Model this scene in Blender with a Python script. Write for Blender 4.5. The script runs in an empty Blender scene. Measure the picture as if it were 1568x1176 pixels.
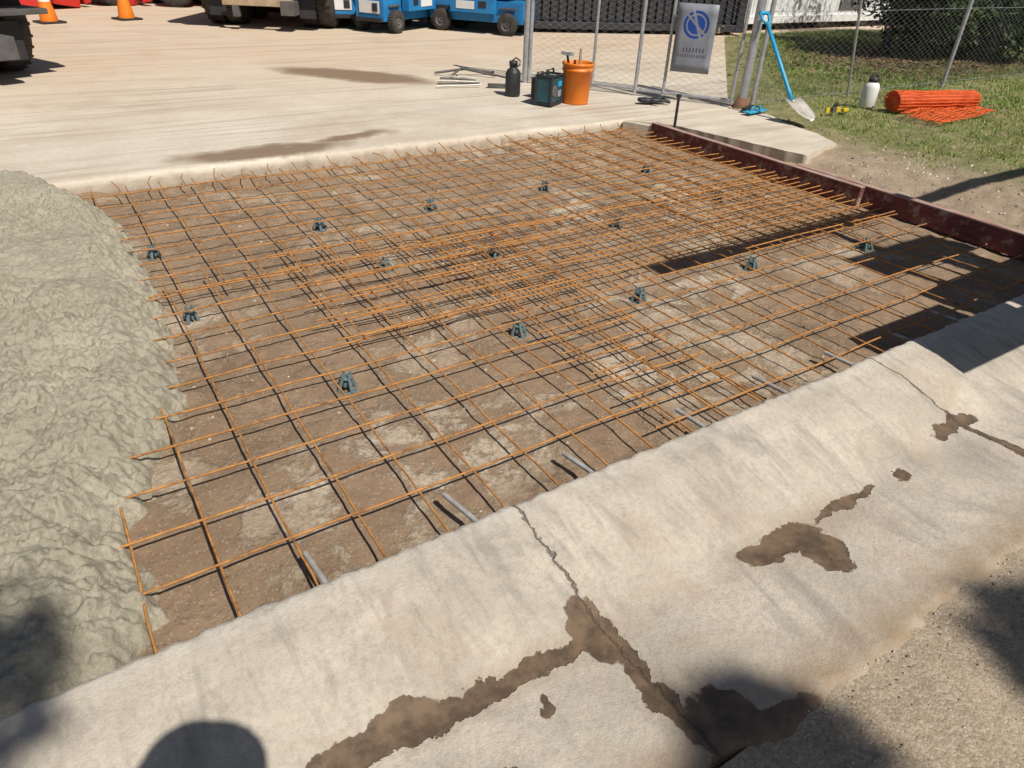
import bpy, math, random
from mathutils import Vector, Matrix, noise
random.seed(7)
R=random.random
def U(a,b): return a+(b-a)*random.random()
scene=bpy.context.scene
def nz(x,y,z=0.0): return noise.noise(Vector((x,y,z)))
def fb(x,y,z=0.0,o=4): return noise.fractal(Vector((x,y,z)),1.0,2.0,o)
def fr(x,y,z=0.0,o=5): return noise.fractal(Vector((x,y,z)),.55,2.1,o)
def sst(a,b,x):
    t=max(0,min(1,(x-a)/(b-a))); return t*t*(3-2*t)
def interp(pts,y):
    if y<=pts[0][0]: return pts[0][1]
    for (a,b),(c,d) in zip(pts,pts[1:]):
        if y<=c: return b+(d-b)*(y-a)/(c-a)
    return pts[-1][1]
def rng(a,b,s):
    n=max(1,int(round((b-a)/s))); return [a+(b-a)*i/n for i in range(n+1)]

# ---------------- node helper ----------------
class G:
    def __init__(s,name):
        s.m=bpy.data.materials.new(name); s.m.use_nodes=True; s.nt=s.m.node_tree
        s.b=s.nt.nodes['Principled BSDF']; s.o=s.nt.nodes.new('ShaderNodeTexCoord').outputs['Object']
    def put(s,sock,v):
        if hasattr(v,'links') or isinstance(v,bpy.types.NodeSocket): s.nt.links.new(v,sock)
        elif isinstance(v,(tuple,list)):
            sock.default_value=(*v,1) if len(v)==3 and len(sock.default_value)==4 else v
        else: sock.default_value=v
    def math(s,op,a,b=None,clamp=False):
        n=s.nt.nodes.new('ShaderNodeMath'); n.operation=op; n.use_clamp=clamp
        s.put(n.inputs[0],a)
        if b is not None: s.put(n.inputs[1],b)
        return n.outputs[0]
    def noise(s,scale,detail=4,rough=.55,vec=None,dist=0,col=False):
        n=s.nt.nodes.new('ShaderNodeTexNoise'); s.put(n.inputs['Vector'],vec or s.o)
        n.inputs['Scale'].default_value=scale; n.inputs['Detail'].default_value=detail
        n.inputs['Roughness'].default_value=rough; n.inputs['Distortion'].default_value=dist
        return n.outputs[1 if col else 0]
    def vor(s,scale,feat='F1',vec=None,out=0):
        n=s.nt.nodes.new('ShaderNodeTexVoronoi'); n.feature=feat; s.put(n.inputs['Vector'],vec or s.o)
        n.inputs['Scale'].default_value=scale; return n.outputs[out]
    def map(s,v,a,b,c=0,d=1):
        n=s.nt.nodes.new('ShaderNodeMapRange'); n.clamp=True
        for i,x in enumerate((v,a,b,c,d)): s.put(n.inputs[i],x)
        return n.outputs[0]
    def mix(s,f,a,b,mode='MIX'):
        n=s.nt.nodes.new('ShaderNodeMix'); n.data_type='RGBA'; n.blend_type=mode
        s.put(n.inputs[0],f); s.put(n.inputs[6],a); s.put(n.inputs[7],b); return n.outputs[2]
    def scalev(s,v):
        n=s.nt.nodes.new('ShaderNodeMapping'); s.nt.links.new(s.o,n.inputs[0]); n.inputs['Scale'].default_value=v; return n.outputs[0]
    def xyz(s,vec=None):
        n=s.nt.nodes.new('ShaderNodeSeparateXYZ'); s.put(n.inputs[0],vec or s.o); return n.outputs
    def warp(s,scale,amt,detail=5):
        c=s.noise(scale,detail,.6,col=True)
        v=s.nt.nodes.new('ShaderNodeVectorMath'); v.operation='SUBTRACT'; s.put(v.inputs[0],c); v.inputs[1].default_value=(.5,.5,.5)
        w=s.nt.nodes.new('ShaderNodeVectorMath'); w.operation='SCALE'; s.put(w.inputs[0],v.outputs[0]); w.inputs[3].default_value=amt
        q=s.nt.nodes.new('ShaderNodeVectorMath'); q.operation='ADD'; s.put(q.inputs[0],s.o); s.put(q.inputs[1],w.outputs[0])
        return q.outputs[0]
    def blob(s,x,y,cx,cy,rx,ry,ang=0,soft=.35):
        a=math.radians(ang); c,sn=math.cos(a),math.sin(a)
        dx=s.math('SUBTRACT',x,cx); dy=s.math('SUBTRACT',y,cy)
        u=s.math('ADD',s.math('MULTIPLY',dx,c/rx),s.math('MULTIPLY',dy,sn/rx))
        v=s.math('ADD',s.math('MULTIPLY',dx,-sn/ry),s.math('MULTIPLY',dy,c/ry))
        e=s.math('ADD',s.math('MULTIPLY',u,u),s.math('MULTIPLY',v,v))
        return s.map(e,1,1-soft)
    def mx(s,l):
        r=l[0]
        for q in l[1:]: r=s.math('MAXIMUM',r,q)
        return r
    def bump(s,h,strength=.5,dist=.01,prev=None):
        n=s.nt.nodes.new('ShaderNodeBump'); n.inputs['Strength'].default_value=strength
        n.inputs['Distance'].default_value=dist; s.put(n.inputs['Height'],h)
        if prev is not None: s.nt.links.new(prev,n.inputs['Normal'])
        return n.outputs[0]
    def cellrand(s,scale):
        c=s.vor(scale,out=1); n=s.nt.nodes.new('ShaderNodeSeparateColor'); s.nt.links.new(c,n.inputs[0]); return n.outputs[0]
    def fin(s,col,rough=.85,normal=None,metal=0,spec=.3):
        s.put(s.b.inputs['Base Color'],col); s.put(s.b.inputs['Roughness'],rough)
        s.put(s.b.inputs['Metallic'],metal); s.put(s.b.inputs['Specular IOR Level'],spec)
        if normal is not None: s.nt.links.new(normal,s.b.inputs['Normal'])
        return s.m
def simple(name,c1,c2=None,scale=6,rough=.6,bump=.2,bs=60,metal=0,spec=.4,dist=.003):
    g=G(name); c2=c2 or tuple(x*.7 for x in c1)
    f=g.map(g.noise(scale,6,.6),.35,.68)
    return g.fin(g.mix(f,c1,c2),rough,g.bump(g.noise(bs,4),bump,dist),metal,spec)

# ---------------- builder ----------------
class B:
    def __init__(s,name): s.name=name; s.v=[]; s.f=[]; s.mi=[]; s.sm=[]; s.mats=[]
    def mid(s,m):
        if m not in s.mats: s.mats.append(m)
        return s.mats.index(m)
    def add(s,vs,fs,m,smooth=False):
        o=len(s.v); s.v+= [tuple(v) for v in vs]; k=s.mid(m)
        for f in fs: s.f.append([i+o for i in f]); s.mi.append(k); s.sm.append(smooth)
    def box(s,c,d,m,rot=(0,0,0),taper=1.0):
        from mathutils import Euler
        M=Euler([math.radians(a) for a in rot]).to_matrix(); vs=[]
        for z in (-1,1):
            for y in (-1,1):
                for x in (-1,1):
                    k=taper if z>0 else 1
                    vs.append(Vector(c)+M@Vector((x*d[0]/2*k,y*d[1]/2*k,z*d[2]/2)))
        s.add(vs,[(0,2,3,1),(4,5,7,6),(0,1,5,4),(2,6,7,3),(0,4,6,2),(1,3,7,5)],m)
    def tube(s,path,r,m,n=8,caps=True,smooth=True):
        P=[Vector(p) for p in path]; vs=[]; fs=[]
        rr=r if isinstance(r,(list,tuple)) else [r]*len(P)
        t0=(P[1]-P[0]).normalized(); up=Vector((0,0,1)) if abs(t0.z)<.9 else Vector((1,0,0))
        for i,p in enumerate(P):
            t=(P[min(i+1,len(P)-1)]-P[max(i-1,0)]).normalized()
            a=t.cross(up)
            if a.length<1e-4: a=Vector((0,1,0))
            a.normalize(); b=a.cross(t).normalized()
            for k in range(n):
                th=2*math.pi*k/n; vs.append(p+(a*math.cos(th)+b*math.sin(th))*rr[i])
        for i in range(len(P)-1):
            for k in range(n):
                fs.append((i*n+k,i*n+(k+1)%n,(i+1)*n+(k+1)%n,(i+1)*n+k))
        s.add(vs,fs,m,smooth)
        if caps:
            s.add(vs[:n],[tuple(range(n))],m); s.add(vs[-n:],[tuple(reversed(range(n)))],m)
    def lathe(s,c,prof,m,n=24,axis='Z'):
        vs=[];fs=[]
        for r,z in prof:
            for k in range(n):
                th=2*math.pi*k/n; x,y=r*math.cos(th),r*math.sin(th)
                p=(x,y,z) if axis=='Z' else ((z,x,y) if axis=='X' else (x,z,y))
                vs.append(Vector(c)+Vector(p))
        for i in range(len(prof)-1):
            for k in range(n): fs.append((i*n+k,i*n+(k+1)%n,(i+1)*n+(k+1)%n,(i+1)*n+k))
        s.add(vs,fs,m,True)
    def done(s,loc=(0,0,0),rz=0,bevel=0,parent=None):
        me=bpy.data.meshes.new(s.name); me.from_pydata(s.v,[],s.f)
        for m in s.mats: me.materials.append(m)
        me.polygons.foreach_set('material_index',s.mi); me.polygons.foreach_set('use_smooth',s.sm); me.update()
        ob=bpy.data.objects.new(s.name,me); scene.collection.objects.link(ob)
        ob.location=loc; ob.rotation_euler=(0,0,math.radians(rz))
        if bevel:
            b=ob.modifiers.new('bev','BEVEL'); b.width=bevel; b.segments=2; b.limit_method='ANGLE'; b.angle_limit=math.radians(50)
        if parent: ob.parent=parent
        return ob
def grid(name,xs,ys,fun,mat,smooth=True):
    vs=[];nx=len(xs)
    for y in ys:
        for x in xs:
            q=fun(x,y); vs.append(q if isinstance(q,tuple) else (x,y,q))
    fs=[(j*nx+i,j*nx+i+1,(j+1)*nx+i+1,(j+1)*nx+i) for j in range(len(ys)-1) for i in range(nx-1)]
    b=B(name); b.add(vs,fs,mat,smooth); return b.done()

# ---------------- camera / light ----------------
CH=1.42
cam=bpy.data.objects.new('camera',bpy.data.cameras.new('camera')); scene.collection.objects.link(cam)
Rm=Matrix(((.8413,.2646,-.4713),(-.5393,.4725,-.6970),(.0383,.8406,.5402)))
cam.matrix_world=Matrix.Translation((0,0,CH))@Rm.to_4x4()
cam.data.sensor_width=36; cam.data.lens=24.45; cam.data.clip_end=2000; cam.data.clip_start=.02
scene.camera=cam
KX,KY=.09,.745
sd=bpy.data.lights.new('sun','SUN'); sd.energy=5.0; sd.angle=math.radians(.5); sd.color=(1,.96,.89)
sun=bpy.data.objects.new('sun',sd); scene.collection.objects.link(sun)
sun.rotation_euler=Vector((-KX,KY,-1)).to_track_quat('-Z','Y').to_euler()
w=bpy.data.worlds.new('World'); scene.world=w; w.use_nodes=True
sk=w.node_tree.nodes.new('ShaderNodeTexSky'); sk.sky_type='NISHITA'; sk.sun_disc=False
sk.sun_elevation=math.atan2(1,math.hypot(KX,KY)); sk.sun_rotation=math.atan2(KX,-KY)
bg=w.node_tree.nodes['Background']; bg.inputs[1].default_value=.052; w.node_tree.links.new(sk.outputs[0],bg.inputs[0])
scene.view_settings.view_transform='Standard'; scene.view_settings.look='None'; scene.view_settings.exposure=0

# ---------------- surface materials ----------------
def mat_yard():
    g=G('yard_concrete'); x,y,_=g.xyz(g.warp(1.6,.5)); X,Y,_z=g.xyz()
    base=g.mix(g.map(g.noise(1.2,8,.65),.35,.7),(.66,.59,.48),(.52,.445,.35))
    base=g.mix(g.map(g.noise(25,6,.7),.4,.75,0,.4),base,(.40,.335,.25))
    dust=g.math('MULTIPLY',g.map(y,6.4,10),g.map(g.noise(.8,6),.3,.6,.5,1))
    base=g.mix(dust,base,(.59,.45,.32))
    stre=g.noise(1,6,.65,vec=g.scalev((.45,6,1)),dist=.8)
    base=g.mix(g.map(stre,.50,.68,0,.5),base,(.36,.285,.205))
    tr=g.noise(1,5,.6,vec=g.scalev((.3,16,1)),dist=.5)
    base=g.mix(g.math('MULTIPLY',g.map(tr,.54,.62,0,.45),g.map(g.noise(.7,3),.45,.6)),base,(.26,.20,.15))
    st2=g.noise(.55,7,.7,dist=1.2); base=g.mix(g.map(st2,.52,.70,0,.4),base,(.38,.28,.19))
    st=g.mx([g.blob(x,y,3.2,8.35,1.2,.40,-47,.6),g.blob(x,y,1.35,5.45,.75,.19,0,.7),g.blob(x,y,2.1,5.6,.5,.12,10,.8)])
    base=g.mix(g.math('MULTIPLY',st,.9),base,(.20,.13,.08))
    sp=g.map(g.noise(5,5,.7),.64,.72,0,.5); base=g.mix(sp,base,(.70,.65,.57))
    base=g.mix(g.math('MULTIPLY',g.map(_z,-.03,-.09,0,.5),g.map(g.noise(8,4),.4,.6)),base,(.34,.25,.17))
    j=g.mx([g.map(g.math('ABSOLUTE',g.math('SUBTRACT',Y,7.45)),.012,.004),g.map(g.math('ABSOLUTE',g.math('SUBTRACT',Y,10.9)),.014,.004)])
    base=g.mix(g.math('MULTIPLY',j,.4),base,(.15,.11,.08))
    n=g.bump(g.noise(60,5,.7),.35,.004)
    return g.fin(base,.85,n)
def mat_gutter():
    g=G('gutter_concrete'); X,Y,Z=g.xyz(); x,y,_=g.xyz(g.warp(9,.13)); x2,y2,_=g.xyz(g.warp(22,.05))
    base=g.mix(g.map(g.noise(2.2,9,.72),.36,.64),(.64,.56,.455),(.46,.40,.32))
    base=g.mix(g.map(g.noise(60,6,.8),.46,.70,0,.6),base,(.32,.27,.215))
    drk=g.noise(1.6,8,.68,vec=g.scalev((2.6,1.3,1)),dist=.9)
    base=g.mix(g.map(drk,.52,.66,0,.6),base,(.28,.25,.215))
    tn=g.noise(3.1,8,.7,dist=.6); base=g.mix(g.map(tn,.54,.68,0,.5),base,(.44,.33,.225))
    br=g.noise(3,5,.6,vec=g.scalev((7,1.2,1)),dist=.4)
    base=g.mix(g.math('MULTIPLY',g.map(br,.52,.64,0,.4),g.map(Y,.85,1.0)),base,(.25,.225,.195))
    base=g.mix(g.math('MULTIPLY',g.map(Y,1.19,1.265),g.map(g.noise(18,5,.7),.4,.6,.1,.7)),base,(.66,.60,.51))
    base=g.mix(g.math('MULTIPLY',g.map(y,.56,.42),g.map(g.noise(12,5),.3,.6,.4,1)),base,(.34,.25,.16))
    base=g.mix(g.math('MULTIPLY',g.map(g.vor(150),.25,.15),g.map(g.noise(4,3),.4,.6,0,.5)),base,(.68,.62,.53))
    spk=g.noise(16,7,.85); base=g.mix(g.map(spk,.64,.71,0,.75),base,(.20,.15,.10))
    wet=g.mx([g.blob(x,y,1.55,.80,.17,.055,0,.14),g.blob(x,y,1.63,.71,.075,.09,0,.14),g.blob(x,y,1.88,.81,.16,.022,0,.14),
      g.blob(x,y,2.17,.81,.05,.025,0,.14),g.blob(x,y,2.62,.87,.14,.035,0,.2),g.blob(x,y,2.66,.64,.022,.3,0,.2),
      g.blob(x,y,.5,.835,.42,.032,-2,.14),g.blob(x,y,.25,.86,.2,.045,5,.14),g.blob(x,y,.86,.83,.06,.1,0,.14),g.blob(x,y,.88,.62,.03,.25,0,.14),
      g.blob(x,y,.95,.47,.09,.1,0,.14),g.blob(x,y,.62,.73,.03,.015,0,.14),g.blob(x,y,.48,.65,.025,.012,0,.14),g.blob(x,y,1.0,.40,.2,.05,0,.2)])
    halo=g.mx([g.blob(x,y,.6,.83,.55,.07,-2,.9),g.blob(x,y,1.65,.8,.4,.1,0,.9),g.blob(x,y,.93,.5,.13,.2,0,.9)])
    base=g.mix(g.math('MULTIPLY',halo,.4),base,(.34,.25,.165))
    base=g.mix(g.math('MULTIPLY',wet,.97),base,g.mix(g.map(g.noise(14,5,.7),.4,.6),(.09,.06,.038),(.18,.12,.072)))
    cr=g.mx([g.map(g.math('ABSOLUTE',g.math('SUBTRACT',x2,.885)),.005,.001),g.map(g.math('ABSOLUTE',g.math('SUBTRACT',x2,2.66)),.005,.001),g.map(g.math('ABSOLUTE',g.math('SUBTRACT',x2,-.9)),.005,.001)])
    base=g.mix(g.math('MULTIPLY',cr,.7),base,(.08,.06,.045))
    h=g.math('ADD',g.noise(70,7,.8),g.math('MULTIPLY',g.noise(9,4),.8)); h=g.math('SUBTRACT',h,g.math('MULTIPLY',cr,2)); 
    n=g.bump(g.math('MULTIPLY',h,g.map(wet,0,1,1,.25)),.85,.006)
    return g.fin(base,g.map(wet,0,1,.85,.4),n,spec=.3)
def mat_road():
    g=G('worn_asphalt')
    base=g.mix(g.map(g.noise(2.5,6),.35,.65),(.42,.335,.235),(.29,.225,.155))
    cv=g.cellrand(170)
    base=g.mix(g.map(cv,.5,.95,0,.55),base,(.52,.44,.34)); base=g.mix(g.map(cv,.25,.0,0,.5),base,(.17,.13,.09))
    base=g.mix(g.map(g.noise(22,7,.8),.5,.68,0,.5),base,(.2,.145,.095))
    h=g.math('SUBTRACT',g.math('MULTIPLY',g.noise(35,6,.75),1.3),g.math('MULTIPLY',g.vor(170),.5))
    return g.fin(base,.9,g.bump(h,.7,.005))
def mat_bed():
    g=G('crushed_sand'); x,y,_=g.xyz(g.warp(2.2,.5))
    base=g.mix(g.map(g.noise(4,8,.65),.35,.66),(.355,.245,.155),(.255,.17,.105))
    pale=g.map(g.noise(3.2,9,.72,dist=.4),.49,.55)
    zone=g.mx([g.blob(x,y,.75,1.75,.75,.45,0,.8),g.blob(x,y,1.9,1.8,.7,.3,0,.8),g.blob(x,y,2.7,2.3,.9,.35,0,.8),g.blob(x,y,3.2,3.6,1.2,.8,0,.9),g.map(g.noise(.9,3),.48,.6,0,.75)])
    base=g.mix(g.math('MULTIPLY',g.math('MULTIPLY',pale,zone),.9),base,g.mix(g.map(g.noise(60,4,.8),.4,.6),(.62,.53,.41),(.40,.305,.205)))
    base=g.mix(g.math('MULTIPLY',g.map(g.cellrand(110),.7,.85,0,.6),g.map(g.vor(110),.45,.3)),base,(.50,.41,.30))
    base=g.mix(g.map(g.noise(45,5,.8),.55,.68,0,.6),base,(.11,.07,.043))
    h=g.math('ADD',g.noise(28,8,.8),g.math('MULTIPLY',pale,.35))
    return g.fin(base,.95,g.bump(h,.95,.013))
def mat_wet():
    g=G('fresh_concrete'); base=g.mix(g.map(g.noise(3,9,.72),.35,.65),(.44,.395,.295),(.32,.285,.21))
    base=g.mix(g.map(g.noise(55,6,.8),.48,.66,0,.6),base,(.17,.15,.11))
    base=g.mix(g.map(g.noise(120,3,.8),.56,.67,0,.4),base,(.56,.52,.42))
    h=g.math('ADD',g.noise(60,6,.75),g.math('MULTIPLY',g.noise(170,3,.8),.4))
    return g.fin(base,g.map(g.noise(20,4),.3,.7,.5,.8),g.bump(h,.9,.009),spec=.3)
def mat_verge():
    g=G('verge_soil_and_turf'); x,y,_=g.xyz(g.warp(2.5,.7)); X,Y,_q=g.xyz()
    dirt=g.mix(g.map(g.noise(5,8,.7),.35,.65),(.50,.39,.275),(.36,.27,.18))
    dirt=g.mix(g.map(g.noise(50,5,.8),.52,.7,0,.7),dirt,(.18,.125,.08))
    gr=g.mix(g.map(g.noise(3,8,.7),.4,.62),(.16,.18,.055),(.33,.27,.15))
    f=g.map(g.math('SUBTRACT',x,g.math('MULTIPLY',y,-.12)),6.1,6.7)
    return g.fin(g.mix(f,dirt,gr),.95,g.bump(g.noise(35,8,.8),1,.02))
Myard,Mgut,Mroad,Mbed,Mwet,Mverge=mat_yard(),mat_gutter(),mat_road(),mat_bed(),mat_wet(),mat_verge()
Mground=simple('bare_earth',(.30,.23,.15),(.2,.17,.1),.3,.95,.5,20)
g=G('rusty_steel'); f=g.noise(25,6,.7)
Mrust=g.fin(g.mix(g.map(f,.38,.64),(.54,.255,.075),g.mix(g.map(g.noise(7,3),.44,.62),(.33,.14,.042),(.12,.06,.03))),.85,g.bump(g.noise(300,3),.6,.002),.05)
Mgalv=simple('galvanised_steel',(.50,.51,.52),(.34,.35,.36),20,.45,.1,200,.5)
Mdowel=simple('dowel_steel',(.46,.45,.44),(.28,.25,.21),20,.6,.1,200,.2)
Mchair=simple('teal_plastic',(.13,.185,.19),(.08,.115,.12),20,.6)
g=G('form_ply_timber'); X,Y,Z=g.xyz(); gr=g.noise(8,6,.7,vec=g.scalev((6,.6,10)))
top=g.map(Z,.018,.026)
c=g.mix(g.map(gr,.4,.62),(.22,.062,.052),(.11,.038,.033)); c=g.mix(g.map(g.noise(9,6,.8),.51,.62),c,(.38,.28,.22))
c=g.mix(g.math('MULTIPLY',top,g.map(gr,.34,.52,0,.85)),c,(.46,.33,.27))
Mform=g.fin(c,.8,g.bump(gr,.5,.003))
Morange=simple('orange_plastic',(.80,.22,.02),(.68,.17,.015),5,.4,.05)
Mmesh=simple('orange_safety_plastic',(.82,.15,.04),(.62,.10,.02),15,.5)
Mblack=simple('black_plastic',(.02,.02,.022),(.035,.035,.035),12,.5)
Mrubber=simple('tyre_rubber',(.03,.028,.025),(.07,.06,.05),10,.85,.4)
Mblue=simple('machine_blue_paint',(.025,.22,.50),(.02,.16,.38),6,.4,.05)
Mtool=simple('tool_blue',(.03,.36,.60),(.02,.28,.48),8,.4,.05)
Mteal=simple('radio_teal',(.02,.09,.11),(.015,.05,.06),8,.45,.05)
Mwhite=simple('white_paint',(.75,.75,.73),(.62,.61,.58),3,.5,.05)
Mred=simple('red_paint',(.55,.03,.02),(.40,.025,.02),5,.45,.05)
Mgrey=simple('grey_machine_paint',(.12,.115,.11),(.07,.065,.06),6,.6)
Mdark=simple('dark_steel_and_shade',(.035,.035,.04),(.02,.02,.022),4,.7)  # dark machine parts, and painted shade on the container and under the office
Mtan=simple('weathered_pine',(.45,.34,.22),(.32,.23,.14),9,.8)
Myel=simple('yellow_paint',(.70,.50,.03),(.6,.4,.03),9,.5)
Mblade=simple('shovel_steel',(.62,.58,.52),(.42,.37,.31),12,.45,.2,60,.3)
Mglass=simple('dark_glass',(.02,.025,.03),(.03,.035,.04),2,.1,0)
Mbark=simple('bark',(.14,.10,.07),(.08,.06,.045),12,.9,.8,30,dist=.01)
def leafmat(n,a,b,c):
    g=G(n); col=g.mix(g.map(g.noise(3.5,4),.35,.65),a,b); col=g.mix(g.map(g.noise(22,2),.55,.65),col,c)
    return g.fin(col,.6)
Mleaf=leafmat('foliage',(.05,.085,.02),(.025,.05,.014),(.10,.13,.035))
Mgrass=leafmat('grass_blades',(.25,.32,.075),(.16,.24,.05),(.43,.41,.18))

# ---------------- ground & slabs ----------------
b=B('ground'); S=400
b.add([(-S,-S,-.2),(S,-S,-.2),(S,S,-.2),(-S,S,-.2)],[(0,1,2,3)],Mground); b.done()
FE=1.28; BE=5.22
grid('street_road',rng(-20,-1,1.0)[:-1]+rng(-1,4,.03)+rng(4,30,1.0)[1:],[-8,-6,-4,-2,-1]+rng(-.5,.41,.025),
     lambda x,y:-.058+.004*fb(x*6,y*6)+.003*nz(x*40,y*40)+ .02*min(1,max(0,(.4-y)/3)),Mroad)
prof=[(FE+.0,-.16),(FE,-.10),(FE+.002,-.05),(FE,-.014),(FE-.008,-.003),(FE-.022,0),(1.15,-.008),(1.08,-.022),(1.0,-.042),(.93,-.064),(.87,-.080),(.83,-.086),(.79,-.085),(.7,-.077),(.6,-.069),(.5,-.061),(.43,-.055),(.40,-.056),(.385,-.085)]
PS=[]
for (a,c),(d,e) in zip(prof,prof[1:]):
    n=max(1,int(abs(d-a)/.02))
    for i in range(n): PS.append((a+(d-a)*i/n,c+(e-c)*i/n))
PS.append(prof[-1])
def gut(x,j):
    y,z=PS[int(j)]
    e=sst(1.1,FE,y); e3=sst(1.22,FE,y); l=sst(.5,.40,y)
    y2=y+e3*(.008*fb(x*3,1.3)+.010*nz(x*25,z*30)+.007*nz(x*60,z*40))+l*(.03*fb(x*5,7.7)+.012*nz(x*24,3))
    z2=z+e*.003*nz(x*22,y*22,3)+.001*fb(x*3,y*3,1.)
    cr=math.exp(-((x-.885+.012*nz(y*14,2))/.012)**2); z2-=.010*cr*sst(1.28,1.2,y)
    return (x,y2,z2)
grid('concrete_gutter',rng(-12,-1,.5)[:-1]+rng(-1,5,.016)+rng(5,25,.4)[1:],list(range(len(PS))),gut,Mgut)
def bedz(x,y): 
    z=-.122+.012*fb(x*3,y*3)+.006*fb(x*18,y*18,2)
    z+=.02*sst(.12,0,y-FE)*nz(x*9,1)+.04*sst(.25,0,BE-y)*(nz(x*4,5)+.5)
    return z
grid('gravel_bed',rng(-2.7,4.9,.02),rng(FE-.02,BE+.05,.02),bedz,Mbed)
def yedge(x):
    return BE+.022*fb(x*3,2.2)+.012*nz(x*18,4)
def yst(x,j):
    P=[(.03,-.17),(.012,-.11),(.0,-.05),(0,-.022),(.012,-.006),(.035,0),(.1,0),(.28,0)]
    dy,z=P[int(j)]
    c=sst(.2,0,dy)
    y=yedge(x)+dy if dy<.28 else BE+.28
    z+= c*(.010*nz(x*15,z*30,1)) if z<0 else (0 if dy>=.28 else .002*nz(x*10,dy*10))
    y+= c*.014*nz(x*22,z*40,9) if z<-.003 else 0
    return (x,y,z)
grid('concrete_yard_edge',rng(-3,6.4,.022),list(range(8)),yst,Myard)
b=B('concrete_yard'); E=BE+.28
pl=[(-30,E),(6.4,E),(11.3,10.1),(24,10.3),(24,70),(-30,70)]
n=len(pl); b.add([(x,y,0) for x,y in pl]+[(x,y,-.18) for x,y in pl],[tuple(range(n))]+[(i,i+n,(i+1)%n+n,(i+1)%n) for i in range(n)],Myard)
b.add([(-30,BE,0),(-3,BE,0),(-3,E,0),(-30,E,0),(-30,BE,-.18),(-3,BE,-.18)],[(0,1,2,3),(0,4,5,1)],Myard)
b.done()
b=B('footpath_slab'); fp=[(4.70,BE-.015),(4.86,5.0),(4.98,4.86),(5.08,4.4),(5.17,3.95),(5.25,3.58),(5.5,3.66),(5.85,3.72),(6.02,4.05),(6.12,4.5),(6.33,4.95),(6.39,BE-.015)]
fp2=[]
for (a,c),(d,e) in zip(fp,fp[1:]):
    for i in range(12):
        t=i/12; x=a+(d-a)*t;y=c+(e-c)*t; q=.016*fr(x*5,y*5); fp2.append((x+q,y+.016*fr(x*5,y*5,5) if y<BE-.03 else y))
fp2.append(fp[-1]); n=len(fp2)
b.add([(x,y,-.001) for x,y in fp2],[tuple(range(n))],Myard)
b.add([(x,y,-.001) for x,y in fp2]+[(x+.004,y,-.14) for x,y in fp2],[(i,i+n,(i+1)%n+n,(i+1)%n) for i in range(n)],Myard,True); b.done()
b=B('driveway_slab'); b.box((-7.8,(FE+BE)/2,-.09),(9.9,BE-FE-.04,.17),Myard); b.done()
def lawnedge(y): return interp([(1.2,6.6),(2.4,6.3),(3.0,5.8),(3.6,5.95),(4.2,6.1),(5.0,6.4),(5.25,6.45),(10,11.35)],y)
def verz(x,y):
    if y>BE-.02:
        if x<lawnedge(y)-.05: return -.06
        return -.004+.008*fb(x*2,y*2)
    z=-.10+.09*sst(4.9,6.0,x+.25*fb(x*1.5,y*1.5))
    z+=.020*fb(x*4,y*4,7)+.010*fb(x*22,y*22,3)
    if y>3.5 and 4.95<x<6.2: z=min(z,-.02)
    return z
grid('grass_verge',rng(4.9,7.5,.03)+rng(7.5,26,.3)[1:],rng(FE-.01,5.6,.03)+rng(5.6,10.3,.2)[1:],verz,Mverge)
b=B('grass'); vs=[];fs=[]
for i in range(150000):
    y=1.4+R()**.9*8.8; x=U(5.7,15.5)
    if y<BE and x>12: continue
    le=lawnedge(y)
    d=x-le+.35*fb(x*2.2,y*2.2)
    if d<0 or (d<.7 and R()>(d/.7)**1.5+.04): continue
    if fb(x*1.3,y*1.3,9)>.24 and R()<.75: continue
    z=verz(x,y); h=U(.015,.04)*(1.4 if y>BE else 1)*(1+.5*nz(x*2,y*2)); a=U(0,6.28); wd=U(.003,.006)*(1.5 if x>9 else 1)
    dx,dy=math.cos(a)*wd,math.sin(a)*wd; lx,ly=U(-.03,.03),U(-.03,.03)
    o=len(vs); vs+=[(x-dx,y-dy,z-.004),(x+dx,y+dy,z-.004),(x+lx,y+ly,z+h)]; fs.append((o,o+1,o+2))
b.add(vs,fs,Mgrass); b.done()
b=B('loose_stones')
for i in range(2000):
    if i<800: x,y=U(4.95,6.3),U(1.4,4.9); z=verz(x,y); r=U(.004,.018)
    elif i<1500: x,y=U(.1,4.7),U(1.35,5.1); z=bedz(x,y); r=U(.003,.010)
    else: x,y=U(-.6,3.5),.40-abs(random.gauss(0,.12)); z=-.056; r=U(.002,.005)
    if 4.9<x<6.2 and y>3.5: continue
    vs=[(x+r*U(.6,1.2),y,z),(x-r*U(.6,1.2),y,z),(x,y+r,z),(x,y-r,z),(x,y,z+r*.9),(x,y,z-r)]
    b.add(vs,[(0,2,4),(2,1,4),(1,3,4),(3,0,4)],Mverge if i%3 else Myard)
b.done()

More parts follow.
